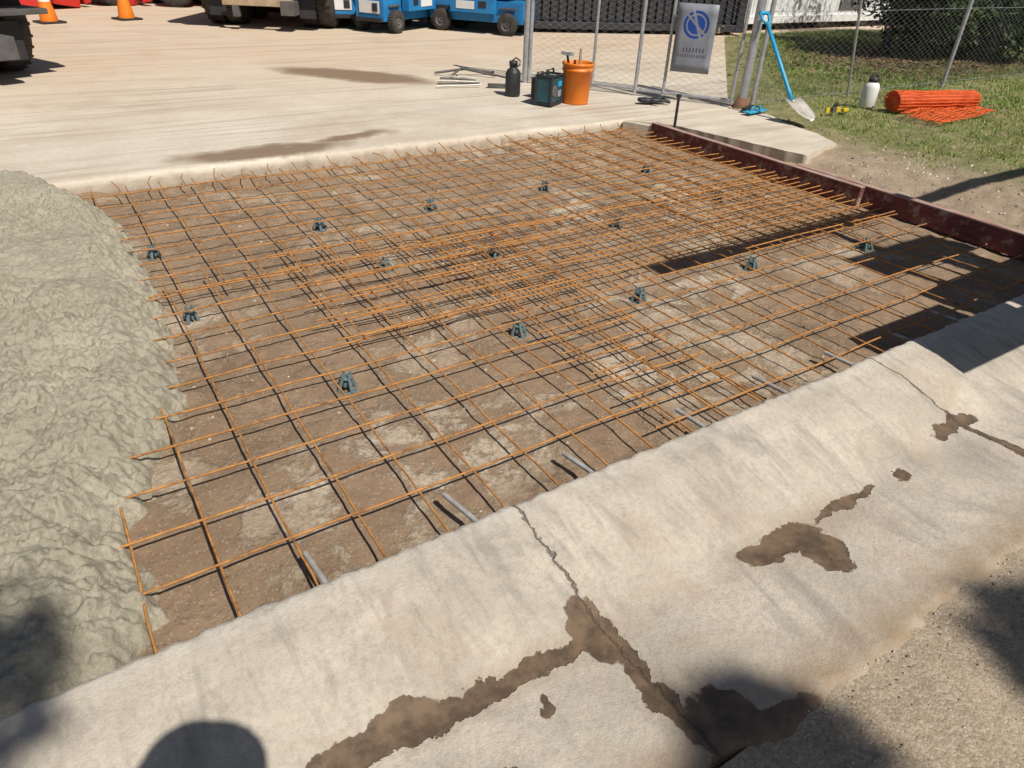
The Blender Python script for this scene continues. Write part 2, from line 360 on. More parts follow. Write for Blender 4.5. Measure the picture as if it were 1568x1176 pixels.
# ---------------- wet concrete ----------------
EP=[(1.28,-.21),(1.40,-.14),(1.53,-.07),(1.70,-.10),(1.83,-.10),(2.0,-.02),(2.15,.03),(2.53,.18),(2.9,.20),(3.39,.27),(3.9,.26),(4.5,.24),(4.9,.13),(5.25,-.02),(5.5,-.2)]
def wetz(x,y):
    e=interp(EP,y)+.03*fb(y*5,3.3)+.035*nz(x*18,y*18,6)+.025*nz(x*40,y*40,2)
    d=e-x
    if d<-.06: return -.2
    s=max(0,min(1,(d+.01)/.20))**.55 if d>-.01 else 0
    top=.012+.022*fb(x*2.6+.3,y*2.6,1)+.05*sst(3.6,5.2,y)
    ph=y*1.0+.9*x+.3*nz(x*1.6,y*1.6,8)
    top+=.024*abs(math.sin(ph*3.6))**.7
    m=.6+.9*sst(-.3,.3,nz(x*2.1,y*2.1,11))
    wx,wy=x+.03*nz(x*12,y*12,1),y+.03*nz(x*12,y*12,2)
    lum=(.016*fb(wx*10,wy*10,4,4)+.015*abs(fb(wx*22,wy*22,8,4))+.009*nz(wx*52,wy*52,3)+.005*nz(x*95,y*95,3))*m
    if y<1.45:
        top=top*sst(1.27,1.45,y)-.004*(1-sst(1.27,1.45,y))
    if y>5.2: top=.01+(top-.01)*sst(5.52,5.25,y)
    z=-.15+(top+.15)*s+lum*(.35+.65*s)
    if y>5.45: z-=.05*sst(5.45,5.5,y)
    return z
grid('wet_concrete',rng(-2.7,-.7,.03)[:-1]+rng(-.7,.4,.0055),rng(FE-.015,5.52,.0062),wetz,Mwet)

# ---------------- reinforcement mesh ----------------
b=B('reinforcing_mesh')
ZM=-.064
def sheet(x0,x1,y0,y1,ox,oy,dz,seed,ang=0.0,sp=.2,rise=0):
    ca,sa=math.cos(ang),math.sin(ang); cx,cy=(x0+x1)/2,(y0+y1)/2
    def P(x,y,dzz):
        u,v=x-cx,y-cy; X=cx+u*ca-v*sa; Y=cy+u*sa+v*ca
        return (X+.007*nz(X*2.3,Y*2.3,seed),Y+.007*nz(X*2.3,Y*2.3,seed+5),ZM+dz+dzz+.016*nz(X*1.7,Y*1.7,seed+9)+rise*sst(4.7,5.15,Y))
    k=x0+((ox-x0)%sp)
    while k<=x1:
        q=U(-.02,.02)
        b.tube([P(k+.003*nz(t*8,k*9),t,0) for t in rng(y0-.03+q,y1+.03+q,.07)],.0040,Mrust,6); k+=sp
    k=y0+((oy-y0)%sp)
    while k<=y1:
        q=U(-.02,.02)
        b.tube([P(t,k+.003*nz(t*8,k*9),.008) for t in rng(x0-.03+q,x1+.03+q,.07)],.0040,Mrust,6); k+=sp
sheet(-.12,2.12,1.34,3.5,.097,1.33+.0,0,1)
sheet(1.62,4.66,1.36,3.42,1.66,1.40,.008,12,.003)
sheet(.84,4.66,2.5,3.72,.93,2.53,.020,23,-.003)
sheet(.0,4.66,3.34,5.10,.16,3.37,.004,34,.002,rise=.02)
sheet(3.25,4.66,2.35,5.08,3.31,2.43,.024,45,-.003)
for i in range(4):
    x0=U(.9,1.4); y=2.5+i*.2+U(-.03,.03); b.tube([(x0+t,y+t*.008*(i-2),ZM+.03+.004*nz(t*5,i)) for t in rng(0,U(.7,1.2),.1)],.004,Mrust,6)
for i in range(22):
    x=.3+i*.2+U(-.04,.04); y=U(4.95,5.02); b.tube([(x,y,ZM+.02),(x+U(-.01,.01),y+.1,ZM+.04),(x+U(-.03,.03),y+U(.14,.18),ZM+U(.045,.07))],.0038,Mrust,6)
b.done()

def chair():
    b=B('bar_chair'); r=.036
    b.lathe((0,0,0),[(r*1.2,0),(r*1.2,.006),(r*.9,.006),(r*.9,0)],Mchair,12)
    for k in range(4):
        a=math.pi/4+k*math.pi/2; c,s=math.cos(a),math.sin(a)
        b.tube([(c*r*1.05,s*r*1.05,.002),(c*r*.8,s*r*.8,.03),(c*r*.5,s*r*.5,.055)],[.010,.009,.007],Mchair,5)
        b.tube([(c*r*.42,s*r*.42,.05),(c*r*.55,s*r*.55,.068),(c*r*.45,s*r*.45,.08)],[.007,.006,.004],Mchair,5)
    b.lathe((0,0,.048),[(.001,.012),(.022,.012),(.022,0),(.001,0)],Mchair,8)
    b.box((0,0,.032),(.055,.012,.014),Mchair); b.box((0,0,.032),(.0118,.055,.0138),Mchair)
    return b.done()
pos=[(.753,2.29),(1.6,2.33),(2.33,2.33),(3.2,2.35),(4.1,2.22),(.345,3.17),(1.365,3.29),(1.97,3.17),(2.94,3.23),(3.92,3.29),(.33,4.0),(1.26,4.02),(2.03,4.05),(2.96,4.07),(3.96,4.09)]
c0=chair()
for i,(x,y) in enumerate(pos):
    o=c0 if i==0 else bpy.data.objects.new('bar_chair',c0.data)
    if i: scene.collection.objects.link(o)
    o.location=(x,y,bedz(x,y)-.003); o.rotation_euler=(U(-.12,.12),U(-.12,.12),U(0,3)); o.scale=(.98,.98,.98)
for x,l in [(.32,.20),(.79,.22),(1.23,.20),(1.74,.2),(2.2,.22),(2.63,.2),(3.07,.17),(3.47,.2)]:
    b=B('steel_dowel'); t=U(0,.012)
    b.tube([(x,FE-.05,-.052),(x-t,FE+.05,-.052),(x-t*3,FE+l-.03,-.056)],.0085,Mdowel,10); b.done()

b=B('timber_formwork')
def plank(y0,y1,x,dx,z0,z1,th):
    ys=rng(y0,y1,.1); vs=[];fs=[]
    for y in ys:
        o=dx*(y-y0)/(y1-y0)+.004*nz(y*2,x); q=.002*nz(y*3,8)
        vs+=[(x+o,y,z0),(x+o,y,z1+q),(x+o+th,y,z1+q),(x+o+th,y,z0)]
    for i in range(len(ys)-1):
        for k in range(4): fs.append((i*4+k,i*4+(k+1)%4,(i+1)*4+(k+1)%4,(i+1)*4+k))
    fs+=[(3,2,1,0),(len(vs)-4,len(vs)-3,len(vs)-2,len(vs)-1)]
    b.add(vs,fs,Mform)
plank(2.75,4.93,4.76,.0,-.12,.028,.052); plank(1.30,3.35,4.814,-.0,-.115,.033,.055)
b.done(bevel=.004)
b=B('timber_stake')
for y in (1.9,2.9,4.2): b.box((4.89 if y<3.3 else 4.835,y,-.07),(.04,.04,.15),Mtan,(0,4,0))
b.done(bevel=.003)
b=B('concrete_return'); b.box((4.735,5.07,-.075),(.055,.31,.145),Myard,(0,0,24)); b.done(bevel=.006)
b=B('steel_stake'); b.tube([(4.93,4.80,-.12),(4.925,4.80,.26)],.013,Mblack,10); b.box((4.925,4.80,.27),(.04,.03,.03),Mblack); b.done(bevel=.003)
def skin(name,pts,edges,mat,sub=2,root=0):
    me=bpy.data.meshes.new(name); me.from_pydata([p[:3] for p in pts],edges,[]); ob=bpy.data.objects.new(name,me); scene.collection.objects.link(ob)
    me.materials.append(mat); sm=ob.modifiers.new('s','SKIN'); sv=me.skin_vertices[0].data
    for i,p in enumerate(pts):
        sv[i].radius=(p[3],p[4] if len(p)>4 else p[3]); sv[i].use_root=(i==root)
    sm.use_smooth_shade=True; s=ob.modifiers.new('ss','SUBSURF'); s.levels=sub; s.render_levels=sub; return ob
gl=skin('work_glove',[(0,0,.03,.04,.022),(.08,.01,.03,.045,.02),(.13,.04,.03,.012),(.17,.05,.02,.01),(.14,.015,.035,.012),(.19,.01,.02,.01),(.135,-.01,.03,.012),(.18,-.03,.02,.01),(.05,-.05,.03,.013),(.09,-.08,.02,.011),(-.07,-.01,.035,.035,.02)],[(0,1),(1,2),(2,3),(1,4),(4,5),(1,6),(6,7),(0,8),(8,9),(0,10)],Mblack,1)
gl.location=(5.40,5.72,.0); gl.scale=(1.4,1.4,1.3); gl.rotation_euler=(0,0,-.5)

# ---------------- small items ----------------
b=B('orange_bucket')
b.lathe((0,0,0),[(.001,0),(.128,0),(.131,.01),(.150,.31),(.158,.312),(.158,.33),(.152,.332),(.154,.36),(.162,.362),(.162,.385),(.155,.387),(.147,.38),(.143,.31),(.124,.012),(.001,.012)],Morange,32)
b.tube([(.0,.16,.34)]+[(.17*math.sin(t),.165*math.cos(t),.34-.10*math.sin(t)) for t in rng(.2,2.94,.3)]+[(0,-.16,.34)],.003,Mgalv,6)
b.tube([(.02,.02,.02),(.07,.06,.5)],.014,Mtan,8); b.tube([(-.03,0,.02),(-.1,.06,.45)],.012,Mblack,8); b.box((-.1,.06,.46),(.05,.12,.03),Mgalv,(0,10,20))
b.done((4.72,6.05,.001))
b=B('portable_radio'); b.box((0,0,.15),(.25,.17,.23),Mteal); 
for sx in(-1,1):
    for sy in(-1,1): b.tube([(sx*.125,sy*.085,.02),(sx*.125,sy*.085,.28)],.014,Mblack,8)
for z in(.02,.28):
    b.tube([(-.125,-.085,z),(.125,-.085,z),(.125,.085,z),(-.125,.085,z),(-.125,-.085,z)],.013,Mblack,8)
b.lathe((-.05,-.088,.14),[(.055,0),(.05,-.006),(.001,-.004)],Mgrey,20,'Y'); b.box((.06,-.088,.2),(.08,.008,.05),Mtool); b.box((.06,-.088,.11),(.07,.008,.06),Mgalv)
b.tube([(-.08,0,.28),(-.07,0,.33),(.07,0,.33),(.08,0,.28)],.011,Mblack,8)
b.done((4.40,6.08,.001),28,.004)
b=B('water_flask'); b.lathe((0,0,0),[(.001,0),(.075,0),(.08,.02),(.08,.22),(.06,.26),(.04,.27),(.04,.30),(.045,.30),(.045,.34),(.001,.34)],Mblack,20)
b.tube([(.045,0,.28),(.08,0,.3),(.08,0,.34),(.03,0,.37),(-.04,0,.33)],.008,Mblack,6); b.done((4.3,6.6,.001))
b=B('petrol_can'); b.box((0,0,.1),(.16,.1,.2),Mblack); b.tube([(-.05,0,.2),(-.04,0,.25),(.04,0,.25),(.05,0,.2)],.01,Mblack,6); b.done((4.52,6.42,.001),15,.015)
b=B('steel_bars')
for i in range(5):
    a=.5+.12*i; x,y=4.0+.05*i,7.2+.1*i; b.tube([(x-.3*math.cos(a),y+.3*math.sin(a)*.4,.02+.008*i),(x+.25*math.cos(a),y-.3*math.sin(a)*.5,.03)],.010,Mgrey if i%2 else Mblade,8)
b.tube([(4.1,8.0,.03),(4.45,7.9,.07),(4.7,7.6,.03)],.014,Mgrey,8); b.tube([(4.15,7.7,.03),(4.4,7.9,.08),(4.8,7.8,.03)],.014,Mgrey,8)
b.box((4.42,7.02,.025),(.3,.05,.04),Mgrey,(0,0,-30)); b.done()
b=B('timber_offcut'); b.box((0,0,.02),(.35,.05,.04),Mgrey); b.done((5.0,6.6,0),-35,.003)
b=B('water_jug'); b.lathe((0,0,0),[(.001,0),(.075,0),(.082,.015),(.082,.2),(.07,.235),(.045,.25),(.001,.25)],Mwhite,24)
b.lathe((0,0,.25),[(.045,0),(.048,.01),(.048,.045),(.02,.055),(.001,.055)],Mblack,16); b.tube([(.045,0,.27),(.075,0,.3),(.0,0,.335),(-.05,0,.28)],.008,Mblack,6); b.done((7.63,4.64,.01))
b=B('shovel'); 
p0=Vector((6.17,4.52,.19)); p1=Vector((6.2,5.02,.80)); d=(p1-p0).normalized()
b.tube([p0,p0+d*.12,p0+(p1-p0)*.5,p1],[.022,.017,.016,.016],Mtool,10)
side=Vector((1,0,0)); side=(side-d*side.dot(d)).normalized()
b.tube([p1,p1+d*.04+side*.05,p1+d*.12+side*.055],.010,Mtool,8); b.tube([p1,p1+d*.04-side*.05,p1+d*.12-side*.055],.010,Mtool,8); b.tube([p1+d*.12+side*.06,p1+d*.12-side*.06],.015,Mtool,8)
td=Vector((.04,-.36,-.22)).normalized(); vs=[];fs=[]; s0=p0+d*.02; n2=td.cross(side).normalized()
if n2.z<0: n2=-n2
rows=[(0,.11),(.06,.12),(.14,.118),(.22,.105),(.27,.075),(.30,.03)]
for l,wd in rows:
    for k in range(7):
        u=-1+k/3; vs.append(s0+td*l+side*wd*u+n2*(.022*u*u-.006))
for i in range(5):
    for k in range(6): fs.append((i*7+k,i*7+k+1,i*7+k+8,i*7+k+7))
b.add(vs,fs,Mblade,True); b.tube([p0,s0+td*.05],[.022,.012],Mblade,8)
o=b.done(); so=o.modifiers.new('t','SOLIDIFY'); so.thickness=.003
b=B('spirit_level'); b.box((0,0,.03),(.05,.02,.05),Myel); b.box((.10,0,.03),(.06,.022,.046),Mgrey); b.box((.16,0,.03),(.06,.02,.05),Myel); b.box((.27,.0,.02),(.1,.03,.03),Myel,(0,0,12)); b.done((6.82,4.55,.02),-5,.003)
b=B('hand_float'); b.box((0,0,.02),(.32,.09,.012),Mtool); b.tube([(-.08,0,.02),(-.07,0,.06),(.07,0,.06),(.08,0,.02)],.012,Mtool,8); b.box((.05,.12,.025),(.25,.05,.03),Mblack,(0,0,14)); b.done((6.14,4.9,.01),8,.003)
b=B('spirit_level'); b.box((0,0,.02),(.16,.04,.035),Mblack); b.tube([(-.15,0,.02),(.1,.0,.02)],.015,Mblack,8); b.done((7.25,4.75,.01),30,.003)

b=B('safety_mesh_roll')
A=Vector((7.62,4.36,.12)); C=Vector((8.75,4.12,.10)); ax=(C-A).normalized(); s1=ax.cross(Vector((0,0,1))).normalized()
for ring in range(4):
    rr=.112-.018*ring; L=48
    for i in range(L+1):
        if ring and i>2 and i<L-2: continue
        c=A+(C-A)*(i/L)
        b.tube([c+(s1*math.cos(t)+Vector((0,0,1))*math.sin(t)*.85)*(rr*(1+.15*nz(i*.13,t,ring)))+Vector((0,0,.01*nz(i*.3,3))) for t in rng(0,6.283,.42)],.0055,Mmesh,4,False)
for k in range(18):
    t=2*math.pi*k/18
    b.tube([A+(C-A)*u+(s1*math.cos(t)+Vector((0,0,1))*math.sin(t)*.85)*(.112*(1+.15*nz(u*48*.13,t,0))) for u in rng(0,1,.05)],.0055,Mmesh,4,False)
b.tube([A+(C-A)*.02,C],[.092,.088],Mmesh,14)
def flat(u,v):
    x=7.45+u*1.3; y=3.72+v*(.42+.1*u)+.1*u; return (x+.03*nz(u*4,v*4,8),y+.03*nz(u*4,v*4,18),.03+.045*abs(nz(u*5,v*4,3))+.02*v+.01*nz(u*15,v*9))
for i in range(32): b.tube([flat(i/31,v) for v in rng(0,1,.08)],.0045,Mmesh,4,False)
for j in range(13): b.tube([flat(u,j/12) for u in rng(0,1,.04)],.005,Mmesh,4,False)
b.done()

# ---------------- fences ----------------
def chain(b,p0,p1,z0,z1,pitch=.058,r=.0017):
    p0=Vector((p0[0],p0[1],0));p1=Vector((p1[0],p1[1],0)); L=(p1-p0).length; d=(p1-p0)/L; nrm=Vector((-d.y,d.x,0)); n=int(L/pitch); st=pitch*.5; m=int((z1-z0)/st)
    for k in range(n):
        path=[]
        for j in range(m+1):
            s=(k+((j+k)%2))*pitch
            z=z0+j*st; q=.03*nz(s*1.3,z*1.5,2)
            path.append(p0+d*s+nrm*(q+.002*(1 if (j%2) else -1))+Vector((0,0,z)))
        b.tube(path,r,Mgalv,3,False)
par=bpy.data.objects.new('chain_link_fence',None); scene.collection.objects.link(par)
b=B('wire_netting'); chain(b,(6.35,5.16),(13.6,5.06),.03,1.75); 
for z in (.06,.9,1.72): b.tube([(6.3,5.15,z),(8,5.14,z-.01),(10,5.12,z),(13.6,5.05,z)],.0025,Mgalv,4)
b.done(parent=par)
b=B('posts')
b.tube([(6.27,5.2,-.1),(6.27,5.2,1.9)],.045,Mgalv,14); b.tube([(6.36,5.14,-.1),(6.37,5.13,1.85)],.024,Mgalv,10)
b.lathe((6.27,5.2,0),[(.1,0),(.085,.03),(.05,.1),(.0455,.1)],simple('rust_flange',(.20,.10,.05),None,12,.8),14)
b.tube([(8.02,5.14,0),(7.75,5.12,1.0),(7.5,5.1,1.9)],.014,Mgalv,8); b.tube([(9.95,5.1,0),(9.97,5.1,1.85)],.024,Mgalv,10); b.tube([(13.4,5.06,0),(13.4,5.06,1.85)],.024,Mgalv,10)
b.done(parent=par)
gate=bpy.data.objects.new('chain_link_gate',None); scene.collection.objects.link(gate)
gp=lambda s,z,o=0:(6.26-.56*s+.83*o,5.18+.83*s+.56*o,z)
b=B('frame')
for s,r in ((.12,.018),(.85,.016),(1.16,.02),(1.66,.016),(2.42,.022)): b.tube([gp(s,.03),gp(s,1.75)],r,Mgalv,10)
for z in (.06,1.74): b.tube([gp(.12,z),gp(1.16,z)],.016,Mgalv,8); b.tube([gp(1.17,z+.01),gp(2.42,z+.01)],.016,Mgalv,8)
b.tube([gp(2.47,-.02),gp(2.47,1.85)],.035,Mgalv,12)
b.done(parent=gate)
b=B('netting'); chain(b,gp(.12,0)[:2],gp(2.42,0)[:2],.05,1.72,r=.002); b.done(parent=gate)
g=G('sign_face'); X,Y,Z=g.xyz(); rad=g.math('SQRT',g.math('ADD',g.math('MULTIPLY',X,X),g.math('MULTIPLY',g.math('SUBTRACT',Z,.13),g.math('SUBTRACT',Z,.13))))
disc=g.map(rad,.132,.128); ringm=g.map(g.math('ABSOLUTE',g.math('SUBTRACT',rad,.095)),.006,.009)
ang=g.math('ADD',X,g.math('MULTIPLY',Z,.4)); slash=g.map(g.math('ABSOLUTE',g.math('SUBTRACT',ang,.06)),.012,.016)
sl2=g.map(g.math('ABSOLUTE',g.math('ADD',g.math('SUBTRACT',Z,.13),g.math('MULTIPLY',X,.9))),.012,.016)
lm=g.math('MULTIPLY',g.math('MULTIPLY',disc,ringm),g.math('MULTIPLY',slash,sl2))
tx=g.math('MULTIPLY',g.map(g.math('ABSOLUTE',g.math('ADD',Z,.105)),.022,.019),g.map(g.math('SINE',g.math('MULTIPLY',X,190)),-.1,.2)); tx=g.math('MULTIPLY',tx,g.map(g.math('ABSOLUTE',X),.12,.118))
tx2=g.math('MULTIPLY',g.map(g.math('ABSOLUTE',g.math('ADD',Z,.16)),.016,.013),g.map(g.math('SINE',g.math('MULTIPLY',X,260)),-.1,.2)); tx2=g.math('MULTIPLY',tx2,g.map(g.math('ABSOLUTE',X),.15,.148))
col=g.mix(g.map(g.noise(6,5),.35,.7),(.26,.27,.30),(.17,.18,.21)); col=g.mix(lm,col,(.02,.06,.28)); col=g.mix(g.mx([tx,tx2]),col,(.08,.08,.10))
Msign=g.fin(col,.5)
b=B('company_sign'); vs=[];fs=[]
for j in range(9):
    for i in range(7):
        x=-.2+.4*i/6; z=-.32+.64*j/8; vs.append((x,.012*nz(x*5,z*4)+.01*math.sin(x*8),z))
for j in range(8):
    for i in range(6): fs.append((j*7+i,j*7+i+1,j*7+i+8,j*7+i+7))
b.add(vs,fs,Msign,True); 
sx,sy,_=gp(.60,0,-.045); o=b.done((sx,sy,.61),math.degrees(math.atan2(-.83,.56))); so=o.modifiers.new('t','SOLIDIFY'); so.thickness=.002

# ---------------- vehicles and yard gear ----------------
def wheel(b,c,r,w,hub=Mgrey,ax='X'):
    b.lathe(c,[(r*.55,-w/2),(r*.88,-w/2),(r*.97,-w*.42),(r,-w*.3),(r,w*.3),(r*.97,w*.42),(r*.88,w/2),(r*.55,w/2)],Mrubber,28,ax)
    b.lathe(c,[(.001,-w*.2),(r*.2,-w*.42),(r*.22,-w*.3),(r*.5,-w*.3),(r*.56,-w/2),(r*.56,w/2),(r*.5,w*.3),(r*.22,w*.3),(r*.2,w*.42),(.001,w*.2)],hub,20,ax)
    for k in range(26):
        t=2*math.pi*k/26
        b.box((c[0],c[1]+math.cos(t)*r,c[2]+math.sin(t)*r),(w*.9,.03*r/.45,.012),Mrubber,(math.degrees(t)+90,0,0))
def truck(loc,rz,cabm,name='flatbed_truck'):
    b=B(name)
    for s in(-1,1):
        for y in(.75,1.75,5.6):
            wheel(b,(s*.93,y,.48),.48,.28,Mgrey)
            if y<5: wheel(b,(s*.62,y,.48),.48,.26)
    b.box((-.4,3.2,.8),(.1,6.4,.22),Mgrey); b.box((.4,3.2,.8),(.1,6.4,.22),Mgrey)
    b.box((0,2.2,1.08),(2.4,4.6,.12),Mtan); b.box((0,-.13,1.08),(2.42,.05,.22),Mgrey)
    for s in(-1,1):
        b.box((s*.72,.1,.36),(.26,.06,.36),Mdark); b.box((s*.78,.15,.62),(.6,.5,.05),Mgrey); b.box((s*.9,-.17,.95),(.22,.04,.1),Mred)
        b.box((s*1.19,2.2,1.22),(.04,4.6,.2),cabm); b.tube([(s*.5,1.0,.48),(0,1.0,.48)],.09,Mgrey,8)
        b.box((s*.95,3.4,.65),(.35,.9,.45),Mgrey)
    b.box((0,-.1,.40),(1.1,.1,.10),Mtan); b.box((0,0,.6),(.3,.3,.3),Mgrey); b.box((.5,-.12,.34),(.22,.3,.2),Mgrey); b.box((-.35,-.12,.27),(.1,.1,.16),Mgrey)
    b.box((0,5.7,1.45),(2.3,1.7,1.3),cabm); b.box((0,5.75,2.3),(2.2,1.4,.5),cabm,taper=.9); b.box((0,6.57,1.95),(2.0,.02,.6),Mglass); b.box((0,6.6,.7),(2.3,.2,.4),Mgrey)
    for s in(-1,1): b.box((s*1.16,5.9,1.85),(.02,.8,.5),Mglass)
    b.box((0,4.6,1.6),(2.3,.06,1.0),Mgrey)
    return b.done((*loc,0),rz,.012)
truck((3.45,12.75),-33,Mwhite)
truck((-.66,8.75),25,Mwhite,'tipper_truck')
def lift(loc,rz,nm='scissor_lift',k=1):
    b=B(nm)
    for sx in(-1,1):
        for sy in(-.62,.62): wheel(b,(sx*.34,sy,.17),.17,.12,Mgrey)
    b.box((0,0,.34),(.56,1.75,.32),Mblue); b.box((-.38,0,.43),(.14,.8,.22),Mblue); b.box((.38,0,.43),(.14,.8,.22),Mblue)
    for s in(-1,1): b.box((s*.454,.12,.43),(.008,.34,.12),Mwhite); b.box((s*.454,-.2,.45),(.008,.14,.1),Mdark); b.box((s*.284,.55,.36),(.008,.4,.06),Mdark); b.box((s*.30,-.6,.40),(.03,.3,.03),Mgrey)
    b.box((0,-.882,.38),(.4,.012,.18),Mwhite); b.box((0,-.9,.2),(.5,.04,.06),Mdark); b.box((.12,-.892,.38),(.1,.012,.12),Mdark)
    for i in range(4):
        z=.6+i*.12
        for s in(-1,1): b.box((s*.26,0,z+.05),(.04,1.5,.06),Mgrey,(5 if i%2 else -5,0,0))
    b.box((0,0,1.12),(.75,1.8,.08),Mblue)
    for s in(-1,1):
        for y in(-.85,0,.85): b.tube([(s*.35,y,1.15),(s*.35,y,2.15)],.018,Mgrey,6)
        for z in(1.65,2.15): b.tube([(s*.35,-.85,z),(s*.35,.85,z)],.018,Mgrey,6)
    for y in(-.85,.85):
        for z in(1.65,2.15): b.tube([(-.35,y,z),(.35,y,z)],.018,Mgrey,6)
    return b.done((*loc,0),rz,.008)
lift((5.0,13.4),-20); lift((5.75,12.45),-60); lift((7.0,11.8),35); lift((6.3,13.8),-40); lift((7.5,13.3),-60)
def loader(loc,rz):
    b=B('skid_steer_loader')
    for sx in(-1,1):
        for sy in(-.45,.45): wheel(b,(sx*.6,sy,.34),.34,.24,Myel)
        b.box((sx*.62,0,1.15),(.14,2.0,.16),Mred,(8,0,0)); b.box((sx*.62,1.15,.6),(.12,.14,1.1),Mred,(-15,0,0))
    b.box((0,-.1,.6),(.95,1.9,.55),Mred); b.box((0,.0,1.4),(.85,1.1,1.2),Mdark,taper=.92); b.box((0,-.9,1.0),(.9,.5,.5),Mred)
    b.box((0,1.45,.25),(1.5,.5,.4),Mred,(10,0,0)); b.box((0,-1.07,.7),(.6,.02,.2),Mwhite)
    return b.done((*loc,0),rz,.01)
loader((.3,17.7),165); loader((1.9,17.9),120); loader((3.6,17.0),60); loader((-1.4,18.2),185); loader((5.3,16.9),150)
def cone(loc):
    b=B('traffic_cone'); b.box((0,0,.015),(.36,.36,.03),Mblack); b.lathe((0,0,0),[(.13,.03),(.105,.2),(.085,.3)],Morange,20); b.lathe((0,0,0),[(.0855,.3),(.066,.44)],Mwhite,20); b.lathe((0,0,0),[(.066,.44),(.032,.69),(.02,.7),(.001,.7)],Morange,20)
    b.done((*loc,0),20,.004)
cone((.55,14.3)); cone((1.7,14.6))
b=B('shade_container');  # near-black container stands in for the shade behind the gate
b.box((0,0,1.35),(4.6,3,2.5),Mdark)
for i in range(30): b.box((-2.25+i*.155,-1.52,1.35),(.07,.05,2.3),Mdark)
b.box((0,-1.54,.12),(4.6,.1,.12),Mdark)
for x in(-2.2,2.2): b.box((x,-1.53,1.35),(.16,.14,2.6),Mdark)
b.done((10.1,12.3,0),-20,.01)
b=B('timber_pallet')
for i in range(5): b.box((-.5+i*.25,0,.16),(.1,1.2,.02),Mtan)
for y in(-.5,0,.5): b.box((0,y,.09),(1.2,.1,.1),Mtan)
b.done((11.6,10.9,0),20)
b=B('portable_site_office'); b.box((0,0,1.5),(7.4,2.6,2.5),Mwhite)
for i in range(36): b.box((-3.6+i*.206,-1.306,1.5),(.02,.014,2.4),Mwhite)
b.box((0,-1.31,.2),(7.5,.08,.14),Mwhite); b.box((0,0,2.8),(7.6,2.8,.12),Mgrey)
for x in (-2,1.6): b.box((x,-1.32,1.75),(1.0,.04,.9),Mglass); b.box((x,-1.33,1.27),(1.1,.08,.05),Mgalv)
b.box((.0,-1.32,1.35),(.85,.05,1.95),Mgrey)
for i in range(6): b.box((-3.5+i*1.4,-1.0,.06),(.4,.4,.22),Mgrey)
b.box((0,.9,.1),(7.2,.3,.3),Mdark)  # dark strip stands in for the shade beneath the floor
b.done((15.8,11.95,0),0,.006)
b=B('warehouse'); b.box((0,0,3),(50,14,6),Mwhite); 
for i in range(8): b.box((-21+i*6,-7.03,2.2),(4,.08,4.2),Mgrey)
for i in range(100): b.box((-24.8+i*.5,-7.02,5.2),(.06,.05,1.4),Mgalv)
b.box((0,0,6.1),(51,15,.3),Mgalv); b.done((5,66,0))

def leaves(b,c,r,n,size,sq=.8,mat=None,hollow=.45):
    c=Vector(c); vs=[];fs=[]
    for i in range(n):
        v=Vector((random.gauss(0,1),random.gauss(0,1),random.gauss(0,1))).normalized(); rr=r*(hollow+(1-hollow)*R())*(1+.25*nz(v.x*2+c.x,v.y*2+c.y,v.z*2))
        p=c+Vector((v.x*rr,v.y*rr,v.z*rr*sq)); s=size*U(.6,1.3)
        a=Vector((U(-1,1),U(-1,1),U(-1,1))).normalized(); q=a.cross(Vector((U(-1,1),U(-1,1),U(-1,1)))).normalized()
        o=len(vs); vs+=[p-a*s,p+q*s*.35,p+a*s,p-q*s*.35]; fs.append((o,o+1,o+2,o+3))
    b.add(vs,fs,mat or Mleaf)
def tree(name,base,h,tr,clumps,n,size):
    b=B(name); x,y=base; bx=Vector((x,y,-.1)); top=Vector((x+.2,y+.1,h))
    b.tube([bx,Vector((x+.03,y,h*.3)),Vector((x-.05,y+.1,h*.65)),top],[tr,tr*.75,tr*.6,tr*.35],Mbark,12)
    for c,r in clumps:
        c=Vector(c); st=Vector((x,y,h*.55+.1*(c.z-h))); b.tube([st,st*.5+c*.5+Vector((0,0,-.15)),c],[tr*.4,tr*.2,tr*.08],Mbark,7)
        leaves(b,c,r,n,size,hollow=.2)
        for k in range(3): 
            v=Vector((U(-1,1),U(-1,1),U(-.4,.8)))*r*.8; b.tube([c,c+v],[tr*.08,tr*.03],Mbark,5)
    return b.done()
tree('street_tree',(1.5,-8.4),6.6,.16,[((.02,-3.86,7),.34),((1.62,-4.95,7),.22),((2.5,-5.2,7),.28),((1.5,-8.6,7.6),1.3),((.6,-7.9,7.2),.8),((2.6,-7.9,7.2),.8),((.3,-9.2,7),1.1),((2.6,-9.4,7),1.1)],1300,.07)
b=B('garden_shrub')
for c,r in [((12.2,6.9,1.5),1.0),((13.2,6.4,1.7),1.2),((12.9,7.9,1.3),1.1),((14.4,6.9,1.8),1.3),((11.7,6.2,2.2),.8),((13.9,6.0,.9),.9),((15.5,7.8,1.6),1.4),((13,6.6,3.0),1.2),((14.6,7.4,3.2),1.3),((12.3,6.6,.75),.7),((13.3,6.2,.6),.7),((13.0,7.3,.7),.9),((14.3,7.2,.6),.9),((15.6,8.6,.7),1.1)]:
    leaves(b,c,r,3000,.06)
for i in range(12):
    x,y=U(11.9,14.5),U(6.3,7.6); b.tube([(x,y,-.05),(x+U(-.2,.2),y+U(-.2,.2),.7),(x+U(-.6,.6),y+U(-.5,.5),1.7)],[.05,.035,.015],Mbark,7)
b.done()
b=B('leaf_litter'); vs=[];fs=[]
